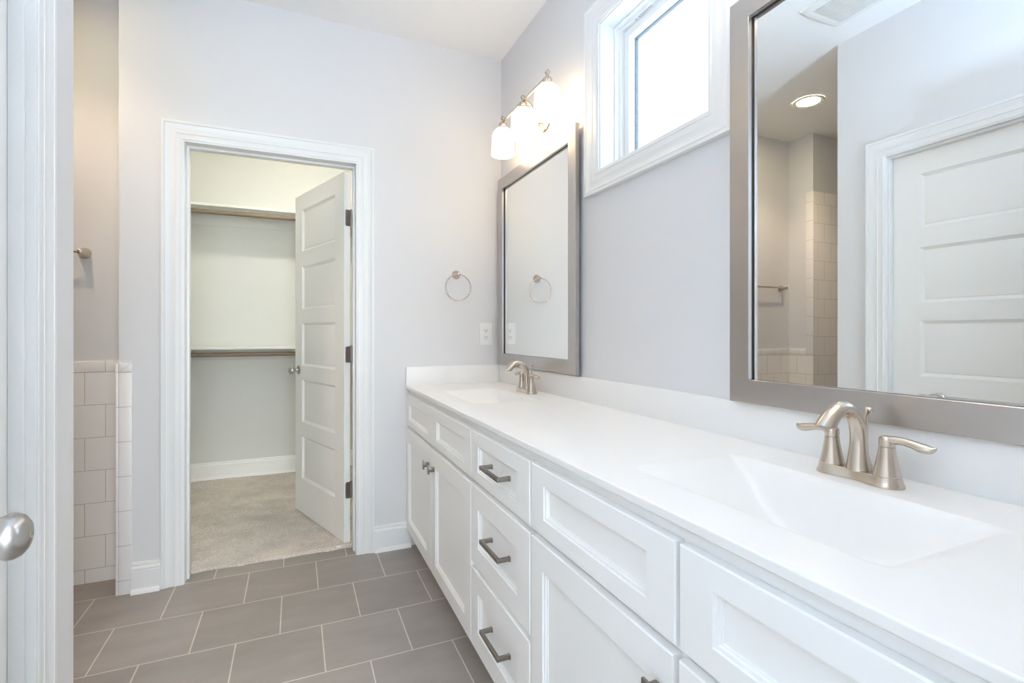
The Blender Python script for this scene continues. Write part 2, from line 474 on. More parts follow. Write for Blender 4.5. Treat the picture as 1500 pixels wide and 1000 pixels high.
# baseboards: profile (height, thickness)
BASE = [(0, 0.0), (0, 0.030), (0.006, 0.0295), (0.014, 0.026), (0.019, 0.0185), (0.0195, 0.015), (0.097, 0.015), (0.0985, 0.0125), (0.101, 0.0125), (0.104, 0.015), (0.110, 0.0145),
        (0.116, 0.011), (0.1175, 0.0085), (0.120, 0.0095), (0.124, 0.010), (0.131, 0.0075), (0.133, 0.004), (0.133, 0.0)]
def baseboard(name, a, b, n, label, mat='trim', z0=0):
    bm = NB_(); a, b, n = Vector((*a, z0)), Vector((*b, z0)), Vector((*n, 0))
    rings(bm, [[p + n * t + Vector((0, 0, h)) for h, t in BASE] for p in (a, b)])
    struct(name, bm, M[mat], label, 'baseboard')
baseboard('baseboard_far', (-0.6670, D), (-0.5595, D), (0, -1), 'short white baseboard between the tile strip and the doorway casing')
baseboard('baseboard_far_right', (0.3790, D), (0.5720, D), (0, -1), 'short white baseboard between the doorway casing and the vanity')
baseboard('baseboard_closet', (-0.80, 4.505), (1.10, 4.505), (0, -1), 'white baseboard along the closet back wall', 'door', 0.0105)
baseboard('baseboard_left', (LW, Y2b + 0.0920), (LW, LY), (1, 0), 'white baseboard at the end of the left wall')

# closet doorway: casing, jamb with stop
far = lambda u, v, t: Vector((u, D - t, v))
bm = NB_(); frame3(bm, far, JX0, JX1, JZ, CASING)
struct('trim_5', bm, M['trim'], 'white moulded casing around the closet doorway', 'door casing')
bm = NB_()
box(bm, (JX0 - 0.0178, D, 0), (JX0, DT, JZ)); box(bm, (JX1, D, 0), (JX1 + 0.0178, DT, JZ)); box(bm, (JX0 - 0.0178, D, JZ), (JX1 + 0.0178, DT, JZ + 0.0178))
ys0, ys1 = 2.745, 2.781
box(bm, (JX0, ys0, 0), (JX0 + 0.0105, ys1, JZ - 0.0105), 0.0015); box(bm, (JX1 - 0.0105, ys0, 0), (JX1, ys1, JZ - 0.0105), 0.0015); box(bm, (JX0, ys0, JZ - 0.0105), (JX1, ys1, JZ), 0.0015)
struct('trim_6', bm, M['trim'], 'white jamb and door stop lining the closet doorway', 'door jamb')

# ------------------------------------------------------------------ panelled doors
PZ = [(0.218, 0.487), (0.577, 0.846), (0.934, 1.202), (1.290, 1.560), (1.655, 1.918)]   # panel heights above the door's foot
def knob_bm(c, n, s=1.0, both=None):
    """egg-shaped door knob with rosette; c on the door face, n outward unit vector"""
    bm = NB_(); n = Vector(n); up = Vector((0, 0, 1)); side = n.cross(up)
    prof = [(0.030, 0.0), (0.0305, 0.003), (0.028, 0.006), (0.020, 0.009), (0.012, 0.011), (0.0095, 0.016), (0.0095, 0.024), (0.013, 0.028), (0.020, 0.031), (0.0265, 0.037),
            (0.0298, 0.0445), (0.0295, 0.051), (0.026, 0.058), (0.019, 0.0635), (0.010, 0.0665), (0.003, 0.0675)]
    rs = []
    for r, h in prof:
        el = 1.0 if h < 0.03 else 0.92
        rs.append([Vector(c) + n * (h * s) + (side * math.cos(2 * PI * k / 32) * el + up * math.sin(2 * PI * k / 32)) * (r * s) for k in range(32)])
    rings(bm, rs)
    return bm

def door_leaf(name, A, u, n, Wd, H_, label, kz, s0=0.117, stile=None, kmat='nickel2'):
    """leaf standing at A (foot corner), u = along the width, n = direction the front faces"""
    A = Vector(A); u = Vector((*u, 0)).normalized(); n = Vector((*n, 0)).normalized(); T = 0.035
    front = lambda a, v, d: A + u * a + Vector((0, 0, v)) - n * d
    bm = NB_()
    pan = [(s0, a, Wd - s0, b) for a, b in PZ]
    panel_face(bm, front, Wd, H_, T / 2, pan, STICK)
    back = lambda a, v, d: A + u * a + Vector((0, 0, v)) - n * (T - d)
    panel_face(bm, back, Wd, H_, T / 2, pan, STICK)
    bmesh.ops.remove_doubles(bm, verts=bm.verts, dist=1e-5)
    leaf = obj(name, bm, M['door'], None, label, 'door', None, 'structure', 30)
    return leaf, A, u, n, T

# closet door, swung into the closet
ud = (-0.3316, 0.9434); nd = (-0.9434, -0.3316)
d1, A, u, n, T = door_leaf('door_1', (0.241, 2.840, 0.014), ud, nd, 0.733, 2.019, 'white five panel door standing open into the closet', 0.918)
kc = A + u * (0.733 - 0.062); kc.z = 0.918
obj('door_knob', knob_bm(kc, n, 0.95), M['nickel2'], d1, 'satin nickel door knob')
obj('door_knob', knob_bm(kc - n * T, -n, 0.95), M['nickel2'], d1)
bm = NB_(); pc = kc + (A + u * 0.733 - kc) * 1.0; 
c0 = A + u * 0.7331 - n * (T / 2); c0.z = 0.918
t = bmesh.new(); bmesh.ops.create_cube(t, size=1)
mt = Matrix.Translation(c0) @ Matrix(((u.x, -n.x, 0, 0), (u.y, -n.y, 0, 0), (0, 0, 1, 0), (0, 0, 0, 1))) @ Matrix.Diagonal((0.0016, 0.025, 0.057, 1))
merge(bm, t, mt); obj('latch_plate', bm, M['nickel2'], d1)
pin = Vector((0.2795, 2.8535, 0))
for zc in (1.7825, 1.037, 0.2975):
    bm = NB_()
    hh = 0.0445
    # leaf on the door edge: rounded plate lying on the hinge edge (edge runs along -n)
    e0 = A + u * (-0.0012)
    pts = []
    w0, w1, r = 0.007, T + 0.003, 0.009
    for k in range(5):
        a = PI / 2 * k / 4; pts.append((w0 + r - r * math.cos(a), hh - r + r * math.sin(a)))
    pts.append((w1, hh)); pts.append((w1, -hh))
    for k in range(5):
        a = PI / 2 * (1 - k / 4); pts.append((w0 + r - r * math.cos(a), -hh + r - r * math.sin(a)))
    rs = []
    for off in (0.0, -0.0016):
        rs.append([e0 + u * off - n * p[0] + Vector((0, 0, zc + p[1] - e0.z)) for p in pts])
    rings(bm, rs)
    hg = obj('hinge', bm, M['hinge'], d1, 'grey steel hinge with rounded corners')
    bm = NB_(); lathe(bm, (pin.x, pin.y, zc), [(0.006, -0.047), (0.0065, -0.0445), (0.0065, -0.015), (0.0058, -0.0148), (0.0058, -0.0142), (0.0065, -0.014), (0.0065, 0.014), (0.0058, 0.0142), (0.0058, 0.0148), (0.0065, 0.015), (0.0065, 0.0445), (0.007, 0.0465), (0.004, 0.050)], 14)
    obj('hinge_pin', bm, M['hinge'], hg)
    bm = NB_()
    for dz, dw in ((0.032, 0.022), (0.0, 0.015), (-0.032, 0.022)):
        q = e0 - u * 0.0016 - n * dw; q.z = zc + dz
        lathe_c = q
        ringset = []
        for rr, off in ((0.0036, 0.0), (0.0034, 0.0006), (0.001, 0.0003)):
            ringset.append([q - u * off + (n * math.cos(2 * PI * k / 12) + Vector((0, 0, 1)) * math.sin(2 * PI * k / 12)) * rr for k in range(12)])
        rings(bm, ringset)
    obj('screw', bm, M['pull'], hg)
    bm = NB_(); box(bm, (0.2845, 2.789, zc - hh), (0.2878, 2.846, zc + hh), 0.0008)
    obj('jamb_leaf', bm, M['hinge'], hg)

# closed door in the left wall
left = lambda uu, v, t: Vector((LW + t, uu, v))
bm = NB_(); frame3(bm, left, Y2a, Y2b, Z2, CASING)
struct('trim_7', bm, M['trim'], 'white moulded casing of the closed door at the left edge', 'door casing')
bm = NB_()
box(bm, (-0.70, Y2a - 0.0178, 0), (LW, Y2a, Z2)); box(bm, (-0.70, Y2b, 0), (LW, Y2b + 0.0178, Z2)); box(bm, (-0.70, Y2a - 0.0178, Z2), (LW, Y2b + 0.0178, Z2 + 0.0178))
xs0, xs1 = -0.658, -0.624
box(bm, (xs1, Y2b - 0.0105, 0), (xs1 + 0.03, Y2b, Z2 - 0.0105), 0.0015); box(bm, (xs1, Y2a, 0), (xs1 + 0.03, Y2a + 0.0105, Z2 - 0.0105), 0.0015); box(bm, (xs1, Y2a, Z2 - 0.0105), (xs1 + 0.03, Y2b, Z2), 0.0015)
struct('trim_8', bm, M['trim'], 'white jamb and stop of the closed door at the left edge', 'door jamb')
d2, A2, u2, n2, _ = door_leaf('door_2', (-0.6245, Y2b - 0.003, 0.012), (0, -1), (1, 0), Y2b - Y2a - 0.006, 2.030, 'closed white five panel door reflected in the large mirror', 0.86, 0.125)
kc = A2 + u2 * 0.205; kc.z = 0.842
obj('door_knob', knob_bm(kc, n2, 0.95), M['nickel2'], d2, 'satin nickel door knob')

# entry door leaf, open beside the viewpoint; only its knob reaches into the picture
d3, A3, u3, n3, _ = door_leaf('door_3', (-0.413, 0.150, 0.012), (0, 1), (1, 0), 0.815, 2.030, 'open white entry door whose nickel knob shows at the left edge', 0.87, 0.12)
kc = Vector((-0.413, 0.912, 0.872))
kb = knob_bm(kc, n3, 1.07)
kn = obj('door_knob', kb, M['nickel2'], d3, 'satin nickel knob with a small privacy hole')
bm = NB_(); lathe(bm, (kc.x + 0.0705, kc.y, kc.z), [(0.0045, 0.0), (0.0045, 0.0016), (0.003, 0.0019), (0.0025, 0.0010)], 14, 'X')
obj('privacy_pin', bm, M['nickel'], kn)

# ------------------------------------------------------------------ window
win = lambda uu, v, t: Vector((XW - t, uu, v))
w1 = empty('window_1', (1.2, 1.3845, WZ0), 'square white framed window high between the two mirrors', 'window'); w1['kind'] = 'structure'
bm = NB_(); frame4(bm, win, WY0, WY1, WZ0, WZ1, CASING)
obj('window_casing', bm, M['trim'], w1)
bm = NB_()
frame4(bm, win, WY0, WY1, WZ0, WZ1, [(0, 0), (0, -0.194), (-0.005, -0.194), (-0.005, 0.0)])
obj('jamb_liner', bm, M['trim'], w1)
bm = NB_()
i0 = -0.0055
frame4(bm, win, WY0, WY1, WZ0, WZ1, [(i0, -0.065), (i0, -0.135), (i0 - 0.024, -0.135), (i0 - 0.024, -0.100), (i0 - 0.020, -0.100), (i0 - 0.020, -0.082), (i0 - 0.007, -0.080), (i0 - 0.007, -0.065)])
obj('window_frame', bm, M['plastic'], w1)
bm = NB_()
i1 = i0 - 0.0245
frame4(bm, win, WY0, WY1, WZ0, WZ1, [(i1, -0.097), (i1, -0.134), (i1 - 0.038, -0.134), (i1 - 0.038, -0.120), (i1 - 0.030, -0.102), (i1 - 0.0285, -0.097)])
obj('sash', bm, M['plastic'], w1)
bm = NB_()
i2 = i1 - 0.0385
frame4(bm, win, WY0, WY1, WZ0, WZ1, [(i2, -0.119), (i2, -0.133), (i2 - 0.003, -0.133), (i2 - 0.003, -0.119)])
obj('glazing_seal', bm, M['seal'], w1)
bm = NB_(); i3 = i2 - 0.0031
box(bm, (XW + 0.125, WY0 - i3, WZ0 - i3), (XW + 0.129, WY1 + i3, WZ1 + i3))
obj('glass_pane', bm, M['glass'], w1)
bm = NB_()
zz = WZ1 + i0 - 0.0204
for k in range(9):
    if k == 1: continue
    box(bm, (XW + 0.0858, 1.555 - 0.011 * k, zz - 0.0003), (XW + 0.0945, 1.562 - 0.011 * k, zz + 0.0002))
obj('sticker', bm, M['sticker'], w1)

# ------------------------------------------------------------------ vanity cabinets
def front(name, y0, y1, z0, z1, panels, parent, T=0.019):
    """front facing -x; panels in world (yhi, zlo, ylo, zhi)"""
    fn = lambda a, v, d: Vector((XF + d, y1 - a, z0 + v))
    bm = NB_()
    o2, quad = panel_face(bm, fn, y1 - y0, z1 - z0, T, [(y1 - p[0], p[1] - z0, y1 - p[2], p[3] - z0) for p in panels], SHAKER, 0.0025)
    quad(*o2)
    return obj(name, bm, M['cab'], parent)

def carcass(parent, y0, y1, filler=False):
    bm = NB_()
    a, b = y0, y1; zt = 0.8535; zi = 0.715; e = 0.018
    loop = lambda z, ins: [Vector((0.569 + ins, a + ins, z)), Vector((XW - 0.001 - ins, a + ins, z)), Vector((XW - 0.001 - ins, b - ins, z)), Vector((0.569 + ins, b - ins, z))]
    rings(bm, [[Vector((0.640, a, 0)), Vector((XW - 0.001, a, 0)), Vector((XW - 0.001, b, 0)), Vector((0.640, b, 0))], [Vector((0.640, a, 0.098)), Vector((XW - 0.001, a, 0.098)), Vector((XW - 0.001, b, 0.098)), Vector((0.640, b, 0.098))],
               loop(0.098, 0), loop(zt, 0), loop(zt, e), loop(zi, e)])
    obj('carcass', bm, M['cab'], parent)

def pull(parent, z):
    bm = NB_()
    y0, y1 = 1.303, 1.443
    t = bmesh.new()
    box(bm, (0.5185, y0 - 0.005, z - 0.006), (0.5285, y1 + 0.005, z + 0.006), 0.0012)
    for y in (y0, y1):
        box(bm, (0.5255, y - 0.005, z - 0.006), (0.5602, y + 0.005, z + 0.006), 0.0012)
        box(bm, (0.5555, y - 0.0065, z - 0.0068), (0.5604, y + 0.0065, z + 0.0068), 0.001)
    obj('pull', bm, M['pull'], parent, 'dark nickel bar pull')

def cknob(parent, y, z):
    bm = NB_()
    box(bm, (0.5200, y - 0.008, z - 0.019), (0.5262, y + 0.008, z + 0.019), 0.0012)
    box(bm, (0.5255, y - 0.0055, z - 0.010), (0.5492, y + 0.0055, z + 0.010), 0.002)
    obj('knob', bm, M['pull'], parent, 'dark nickel rectangular knob')

ZF1, ZF0, ZD1, ZD0 = 0.826, 0.660, 0.643, 0.098
cab1 = empty('sink_cabinet', (0.84, 2.155, 0), 'white shaker sink cabinet in the corner by the far wall', 'cabinet')
carcass(cab1, 1.6155, 2.701)
front('false_front', 1.6165, 2.699, ZF0, ZF1, [(2.629, 0.696, 2.228, 0.781), (2.070, 0.696, 1.687, 0.781)], cab1)
dl = front('door', 2.1655, 2.699, ZD0, ZD1, [(2.640, 0.158, 2.245, 0.572)], cab1); cknob(dl, 2.197, 0.565)
dr = front('door', 1.6165, 2.1605, ZD0, ZD1, [(2.088, 0.158, 1.688, 0.572)], cab1); cknob(dr, 2.108, 0.565)

cab2 = empty('drawer_cabinet', (0.84, 1.38, 0), 'white three drawer cabinet between the two sink cabinets', 'cabinet')
carcass(cab2, 1.1455, 1.6150)
for z0, z1, p0, p1, zp in ((ZF0, ZF1, 0.696, 0.781, 0.7395), (0.379, ZD1, 0.445, 0.572, 0.5115), (ZD0, 0.362, 0.166, 0.295, 0.2335)):
    f = front('drawer', 1.1490, 1.6125, z0, z1, [(1.5445, p0, 1.230, p1)], cab2); pull(f, zp)

cab3 = empty('sink_cabinet', (0.84, 0.64, 0), 'white shaker sink cabinet nearest the viewer', 'cabinet')
carcass(cab3, 0.1230, 1.1450)
front('false_front', 0.6175, 1.1415, ZF0, ZF1, [(1.073, 0.7015, 0.687, 0.7835)], cab3)
de = front('door', 0.6225, 1.1415, ZD0, ZD1, [(1.078, 0.158, 0.692, 0.575)], cab3); cknob(de, 0.657, 0.571)
front('false_front', 0.1290, 0.6085, ZF0, ZF1, [(0.5405, 0.7015, 0.197, 0.7835)], cab3)
df = front('door', 0.1290, 0.6105, ZD0, ZD1, [(0.547, 0.158, 0.195, 0.575)], cab3); cknob(df, 0.576, 0.571)

# ------------------------------------------------------------------ vanity top with two moulded basins
TX0, TX1, TY0, TY1 = 0.5450, XW - 0.001, 0.1220, D - 0.0005
BX0, BX1 = 0.650, 0.941
SINKS = [(1.871, 2.388), (0.358, 0.872)]
def basin_h(x, y):
    for a, b in SINKS:
        if BX0 < x < BX1 and a < y < b:
            qe = [(y - a) / 0.155, (b - y) / 0.155]; qd = [(BX1 - x) / 0.040, (x - BX0) / 0.070]
            q = []
            for e in qe:
                for d in qd:                      # rounded plan corners
                    r = 0.36
                    q.append(r - math.hypot(r - e, r - d) if e < r and d < r else min(e, d))
            q = [max(1e-4, v) for v in q] + [1.0]
            m = min(1.0, sum(v ** -5 for v in q) ** (-1 / 5) * 1.12)
            return 0.122 * m * m / (m + 0.16) * 1.16
    return 0.0
def axis_pts(lo, hi, marks, step):
    pts = sorted({lo, hi, *marks}); out = []
    for a, b in zip(pts[:-1], pts[1:]):
        k = max(1, round((b - a) / step)); out += [a + (b - a) * i / k for i in range(k)]
    return out + [hi]
PAD = 0.006
xs = axis_pts(TX0 + 0.003, TX1, [BX0 - PAD, BX0, BX1, BX1 + PAD], 0.006)
ys = axis_pts(TY0, TY1, [v for a, b in SINKS for v in (a - PAD, a, b, b + PAD)], 0.007)
vt = empty('countertop', (0.82, 1.41, ZT), 'long white vanity top with two moulded sinks and backsplash', 'countertop')
def in_pad(x, y, s):
    a, b = SINKS[s]
    return BX0 - PAD < x < BX1 + PAD and a - PAD < y < b + PAD
def grid_mesh(test):
    bm = NB_(); cache = {}
    def V(i, j):
        if (i, j) not in cache: cache[(i, j)] = bm.verts.new((xs[i], ys[j], ZT - basin_h(xs[i], ys[j])))
        return cache[(i, j)]
    for j in range(len(ys) - 1):
        for i in range(len(xs) - 1):
            if test((xs[i] + xs[i + 1]) / 2, (ys[j] + ys[j + 1]) / 2):
                bm.faces.new((V(i, j), V(i + 1, j), V(i + 1, j + 1), V(i, j + 1)))
    return bm
bm = grid_mesh(lambda x, y: not in_pad(x, y, 0) and not in_pad(x, y, 1))
# rounded nose and underside
nose = [(TX0 + 0.003, ZT), (TX0 + 0.0012, ZT - 0.0006), (TX0 + 0.0003, ZT - 0.0016), (TX0, ZT - 0.0030), (TX0, ZT - 0.0038), (TX0, ZT - 0.0147), (TX0, ZT - 0.0155), (TX0 + 0.0012, ZT - 0.0175), (TX0 + 0.004, ZT - 0.018), (0.648, ZT - 0.018)]
va = [bm.verts.new((x, TY0, z)) for x, z in nose]; vb = [bm.verts.new((x, TY1, z)) for x, z in nose]
for i in range(len(nose) - 1): bm.faces.new((va[i], va[i + 1], vb[i + 1], vb[i]))
bmesh.ops.remove_doubles(bm, verts=bm.verts, dist=1e-5)
obj('slab', bm, M['top'], vt, smooth=50)
for s in (0, 1):
    bm = grid_mesh(lambda x, y: in_pad(x, y, s))
    bs = obj('basin', bm, M['top'], vt, smooth=80)
    yc = (SINKS[s][0] + SINKS[s][1]) / 2; xc = 0.815; zb = ZT - basin_h(xc, yc)
    bm = NB_(); lathe(bm, (xc, yc, zb), [(0.022, 0.0003), (0.0215, 0.002), (0.017, 0.0025), (0.016, 0.001), (0.0155, 0.003), (0.010, 0.0045), (0.002, 0.005)], 28)
    obj('drain', bm, M['nickel'], bs)
bm = NB_(); box(bm, (XW - 0.0205, TY0, ZT - 0.001), (XW - 0.0006, D - 0.0206, 0.972), 0.0025)
obj('backsplash', bm, M['top'], vt)
bm = NB_(); box(bm, (0.5470, D - 0.0205, ZT - 0.001), (XW - 0.0006, D - 0.0006, 0.972), 0.0025)
obj('side_splash', bm, M['top'], vt)
bm = NB_()
tube(bm, [(XW - 0.0218, D - 0.0218, ZT + 0.002), (XW - 0.0218, D - 0.0218, 0.970)], 0.0022, 8)
obj('caulk_bead', bm, M['trim'], vt)

# ------------------------------------------------------------------ faucets
FX, FY, FZ = 1.003, 0.6185, ZT
fa = empty('faucet', (FX, FY, FZ), 'brushed nickel two handle faucet at the near sink', 'faucet', 'centreset faucets on the vanity')
def base_outline(inset):
    r, cy, wst = 0.0275, 0.0515, 0.0190
    half = []
    for k in range(13):                      # lobe end, from the tip round to the side
        a = PI / 2 * k / 12; half.append((r * math.sin(a), cy + r * math.cos(a)))
    for k in range(1, 9):                    # waist, from the lobe to the middle
        t = 1 - k / 8; w = t * t * (3 - 2 * t); half.append((wst + (r - wst) * w, cy * t))
    q = [(x, y) for x, y in half]
    full = q + [(x, -y) for x, y in reversed(q[:-1])]
    full = full + [(-x, y) for x, y in reversed(full[1:-1])]
    out = []; n = len(full)
    for i in range(n):
        p, m_, o = full[i - 1], full[i], full[(i + 1) % n]
        tx, ty = o[0] - p[0], o[1] - p[1]; l = math.hypot(tx, ty) or 1
        out.append((m_[0] + ty / l * inset, m_[1] - tx / l * inset))
    return out
bm = NB_()
rs = []
for inset, h in ((0.0, 0.0005), (0.0, 0.0035), (0.0014, 0.0060), (0.0030, 0.0100), (0.0040, 0.0150), (0.0046, 0.0185), (0.0060, 0.0195)):
    rs.append([Vector((FX + x, FY + y, FZ + h)) for x, y in base_outline(inset)])
rings(bm, rs)
obj('base_plate', bm, M['nickel'], fa)
# spout
cp = [(0.000, 0.018, 0.0205, 0.0215), (0.000, 0.035, 0.0175, 0.0185), (0.0015, 0.060, 0.0150, 0.0160), (0.001, 0.085, 0.0140, 0.0148), (-0.006, 0.110, 0.0133, 0.0142), (-0.022, 0.1305, 0.0128, 0.0140),
      (-0.042, 0.1400, 0.0128, 0.0142), (-0.062, 0.1365, 0.0133, 0.0150), (-0.0790, 0.1255, 0.0143, 0.0160), (-0.0905, 0.1140, 0.0158, 0.0168), (-0.0965, 0.1070, 0.0172, 0.0172)]
sp = smooth_path(cp, 6)
tn = [None] * len(sp)
for k in range(12):
    w = (k + 1) / 12; q0, q1 = sp[-13 + k], sp[min(-12 + k, -1)] if k < 11 else sp[-1]
    d = Vector((-0.0115, 0, -0.0115)).normalized() * (1 - w) + Vector((-0.28, 0, -1)).normalized() * w
    tn[len(sp) - 12 + k] = d
bm = NB_(); tube(bm, [(FX + p[0], FY, FZ + p[1]) for p in sp], [(p[2], p[3]) for p in sp], 28, tans=tn)
spo = obj('spout', bm, M['nickel'], fa, smooth=60)
bm = NB_(); dv = Vector((-0.28, 0, -1)).normalized(); e = Vector((FX - 0.0965, FY, FZ + 0.1070))
tube(bm, [e - dv * 0.003, e + dv * 0.0012], 0.0100, 18)
obj('aerator', bm, M['hinge'], spo)
bm = NB_()
cp = smooth_path([(0.0265, 0.018, 0.0075, 0.012), (0.021, 0.032, 0.0068, 0.0105), (0.0155, 0.050, 0.006, 0.009), (0.0125, 0.070, 0.005, 0.007), (0.0110, 0.085, 0.003, 0.004)], 5)
tube(bm, [(FX + p[0], FY, FZ + p[1]) for p in cp], [(p[2], p[3]) for p in cp], 16)
obj('spout_tail', bm, M['nickel'], fa, smooth=60)
for sgn in (-1, 1):
    hy = FY + sgn * 0.0515
    bm = NB_()
    lathe(bm, (FX, hy, FZ), [(0.0222, 0.0188), (0.0226, 0.0200), (0.0222, 0.0215), (0.0205, 0.030), (0.0178, 0.042), (0.0155, 0.054), (0.0137, 0.066), (0.0130, 0.0725), (0.0118, 0.0730), (0.0118, 0.0742), (0.0100, 0.0745)], 36)
    hd = obj('handle', bm, M['nickel'], fa, smooth=40)
    bm = NB_()
    lathe(bm, (FX, hy, FZ), [(0.0118, 0.0743), (0.0130, 0.0747), (0.0130, 0.0850), (0.0125, 0.0885), (0.0095, 0.0915), (0.004, 0.0930)], 32)
    cp = smooth_path([(-0.004, 0.0845, 0.0080, 0.0115), (0.010, 0.0865, 0.0076, 0.0108), (0.026, 0.0872, 0.0068, 0.0085), (0.042, 0.0848, 0.0074, 0.0098), (0.058, 0.0812, 0.0084, 0.0120), (0.068, 0.0808, 0.0070, 0.0102), (0.0745, 0.0834, 0.0036, 0.0058), (0.0775, 0.0862, 0.0006, 0.0012)], 6)
    tube(bm, [(FX, hy + sgn * p[0], FZ + p[1]) for p in cp], [(p[2], p[3]) for p in cp], 20, up=(0, 0, 1))
    obj('lever', bm, M['nickel'], hd, smooth=60)
bm = NB_()
lathe(bm, (FX + 0.029, FY + 0.002, FZ), [(0.0026, 0.016), (0.0026, 0.108), (0.0034, 0.1095), (0.0034, 0.112)], 16)
cp = smooth_path([(0.0, 0.1115, 0.0034), (0.0, 0.118, 0.0040), (-0.0012, 0.124, 0.0052), (-0.0032, 0.1295, 0.0072), (-0.0050, 0.1335, 0.0080), (-0.0060, 0.1362, 0.0062), (-0.0064, 0.1375, 0.0012)], 4)
tube(bm, [(FX + 0.029, FY + 0.002 + p[0], FZ + p[1]) for p in cp], [(p[2] * 0.85, p[2]) for p in cp], 18)
obj('lift_rod', bm, M['nickel'], fa)
dup(fa, (FX, 2.1345, FZ), 'brushed nickel two handle faucet at the far sink by the corner', 'centreset faucets on the vanity')

# ------------------------------------------------------------------ framed mirrors
MXF, MXB, MXG = 1.068, 1.0870, 1.0845
def mirror(y0, y1, z0, z1, fw, label):
    mr = empty('framed_mirror', (MXB, (y0 + y1) / 2, z0), label, 'mirror', 'framed mirrors above the vanity')
    fn = lambda uu, v, t: Vector((MXB - t, uu, v))
    T = MXB - MXF
    bm = NB_()
    frame4(bm, fn, y0 + fw, y1 - fw, z0 + fw, z1 - fw, [(0, 0.0078), (0, T - 0.001), (0.001, T), (fw - 0.0015, T), (fw, T - 0.0015), (fw, 0.0), (fw - 0.012, 0.0), (fw - 0.012, 0.0078)])
    obj('frame', bm, M['frame'], mr, 'brushed pewter frame')
    bm = NB_(); frame4(bm, fn, y0 + fw, y1 - fw, z0 + fw, z1 - fw, [(0.0022, 0.0027), (0.0022, 0.0076), (0.010, 0.0076), (0.010, 0.0027)])
    obj('rebate_shade', bm, M['dark'], mr)  # black ring stands in for shade in the narrow gap before the glass
    bm = NB_(); box(bm, (MXG, y0 + fw - 0.008, z0 + fw - 0.008), (MXB + 0.0008, y1 - fw + 0.008, z1 - fw + 0.008))
    obj('glass', bm, M['mirror'], mr, 'mirror glass', smooth=0)
    for za in (z0 + 0.12, z1 - 0.17):
        bm = NB_(); box(bm, (MXB + 0.001, y0 + 0.03, za), (XW, y1 - 0.03, za + 0.05))
        obj('hanging_cleat', bm, M['wood'], mr)
    return mr
mirror(1.7945, 2.6620, 0.976, 2.032, 0.0625, 'tall pewter framed mirror in the corner under the lit fixture')
mirror(0.1320, 0.9920, 0.974, 2.030, 0.0610, 'large pewter framed mirror above the near sink')

# ------------------------------------------------------------------ vanity light fixtures
VX, VY, VZ = 0.985, 2.135, 2.250
vl = empty('vanity_light', (XW, VY, 2.17), 'brushed nickel wall light with three lit white glass shades', 'wall light')
bm = NB_(); lathe(bm, (XW, VY, 2.185), [(0.062, 0.0), (0.062, 0.004), (0.058, 0.010), (0.045, 0.017), (0.025, 0.022), (0.012, 0.024), (0.002, 0.025)], 40, '-X')
obj('back_plate', bm, M['nickel'], vl)
bm = NB_()
cp = smooth_path([(XW - 0.020, 2.172), (1.070, 2.165), (1.052, 2.185), (1.040, 2.215), (1.022, 2.240), (1.003, 2.250), (VX, VZ)], 7)
tube(bm, [(x, VY, z) for x, z in cp], 0.0068, 14)
obj('arm', bm, M['nickel'], vl)
bm = NB_(); tube(bm, [(VX, VY - 0.249, VZ), (VX, VY + 0.249, VZ)], 0.0062, 16)
obj('crossbar', bm, M['nickel'], vl)
for k in (-1, 0, 1):
    y = VY + 0.249 * k
    bm = NB_()
    lathe(bm, (VX, y, 0), [(0.003, 2.2775), (0.0075, 2.2755), (0.0108, 2.2705), (0.0112, 2.2650), (0.0090, 2.2590), (0.0068, 2.2565), (0.0068, 2.2480), (0.0085, 2.2450), (0.0160, 2.2430), (0.0205, 2.2380), (0.0215, 2.2320), (0.0190, 2.2260),
                           (0.0165, 2.2230), (0.0170, 2.2200), (0.0235, 2.2165), (0.0240, 2.2150), (0.0180, 2.2148)], 28)
    cp_ = obj('socket_cap', bm, M['nickel'], vl)
    bm = NB_()
    prof = [(0.022, 2.2145), (0.034, 2.2090), (0.046, 2.1970), (0.0535, 2.1820), (0.0560, 2.1660), (0.0570, 2.1300), (0.0580, 2.1000), (0.0592, 2.0890), (0.0592, 2.0760), (0.0580, 2.0745),
            (0.0560, 2.0760), (0.0545, 2.1000), (0.0535, 2.1300), (0.0525, 2.1640), (0.0495, 2.1790), (0.0430, 2.1920), (0.0320, 2.2040), (0.021, 2.2100)]
    lathe(bm, (VX, y, 0), prof, 40, cap=False)
    sh = obj('shade', bm, M['bulb'], vl, 'lit opal glass shade', smooth=60)
    bm = NB_()
    lathe(bm, (VX, y, 0), [(0.012, 2.205), (0.013, 2.175), (0.020, 2.155), (0.028, 2.130), (0.030, 2.115), (0.027, 2.098), (0.018, 2.087), (0.004, 2.083)], 20)
    obj('bulb', bm, M['bulb'], sh)
vl2 = dup(vl, (XW, 0.6185, 2.17), 'second three shade wall light above the near mirror', None)

# ------------------------------------------------------------------ towel ring and outlet on the far wall
tr_ = empty('towel_ring', (0.831, D, 1.483), 'brushed nickel towel ring on the wall above the far sink', 'towel ring')
bm = NB_()
lathe(bm, (0.831, D, 1.482), [(0.0245, 0.0), (0.0250, 0.003), (0.0240, 0.006), (0.0190, 0.014), (0.0130, 0.026), (0.0100, 0.036), (0.0085, 0.042), (0.0085, 0.050), (0.0070, 0.0545), (0.002, 0.057)], 30, '-Y')
obj('post', bm, M['nickel'], tr_)
bm = NB_()
rc = Vector((0.829, D - 0.046, 1.408)); rr = 0.0725
tube(bm, [rc + Vector((rr * math.cos(2 * PI * k / 72), 0.0, rr * math.sin(2 * PI * k / 72))) for k in range(72)], 0.0034, 12, closed=True)
obj('ring', bm, M['nickel'], tr_)

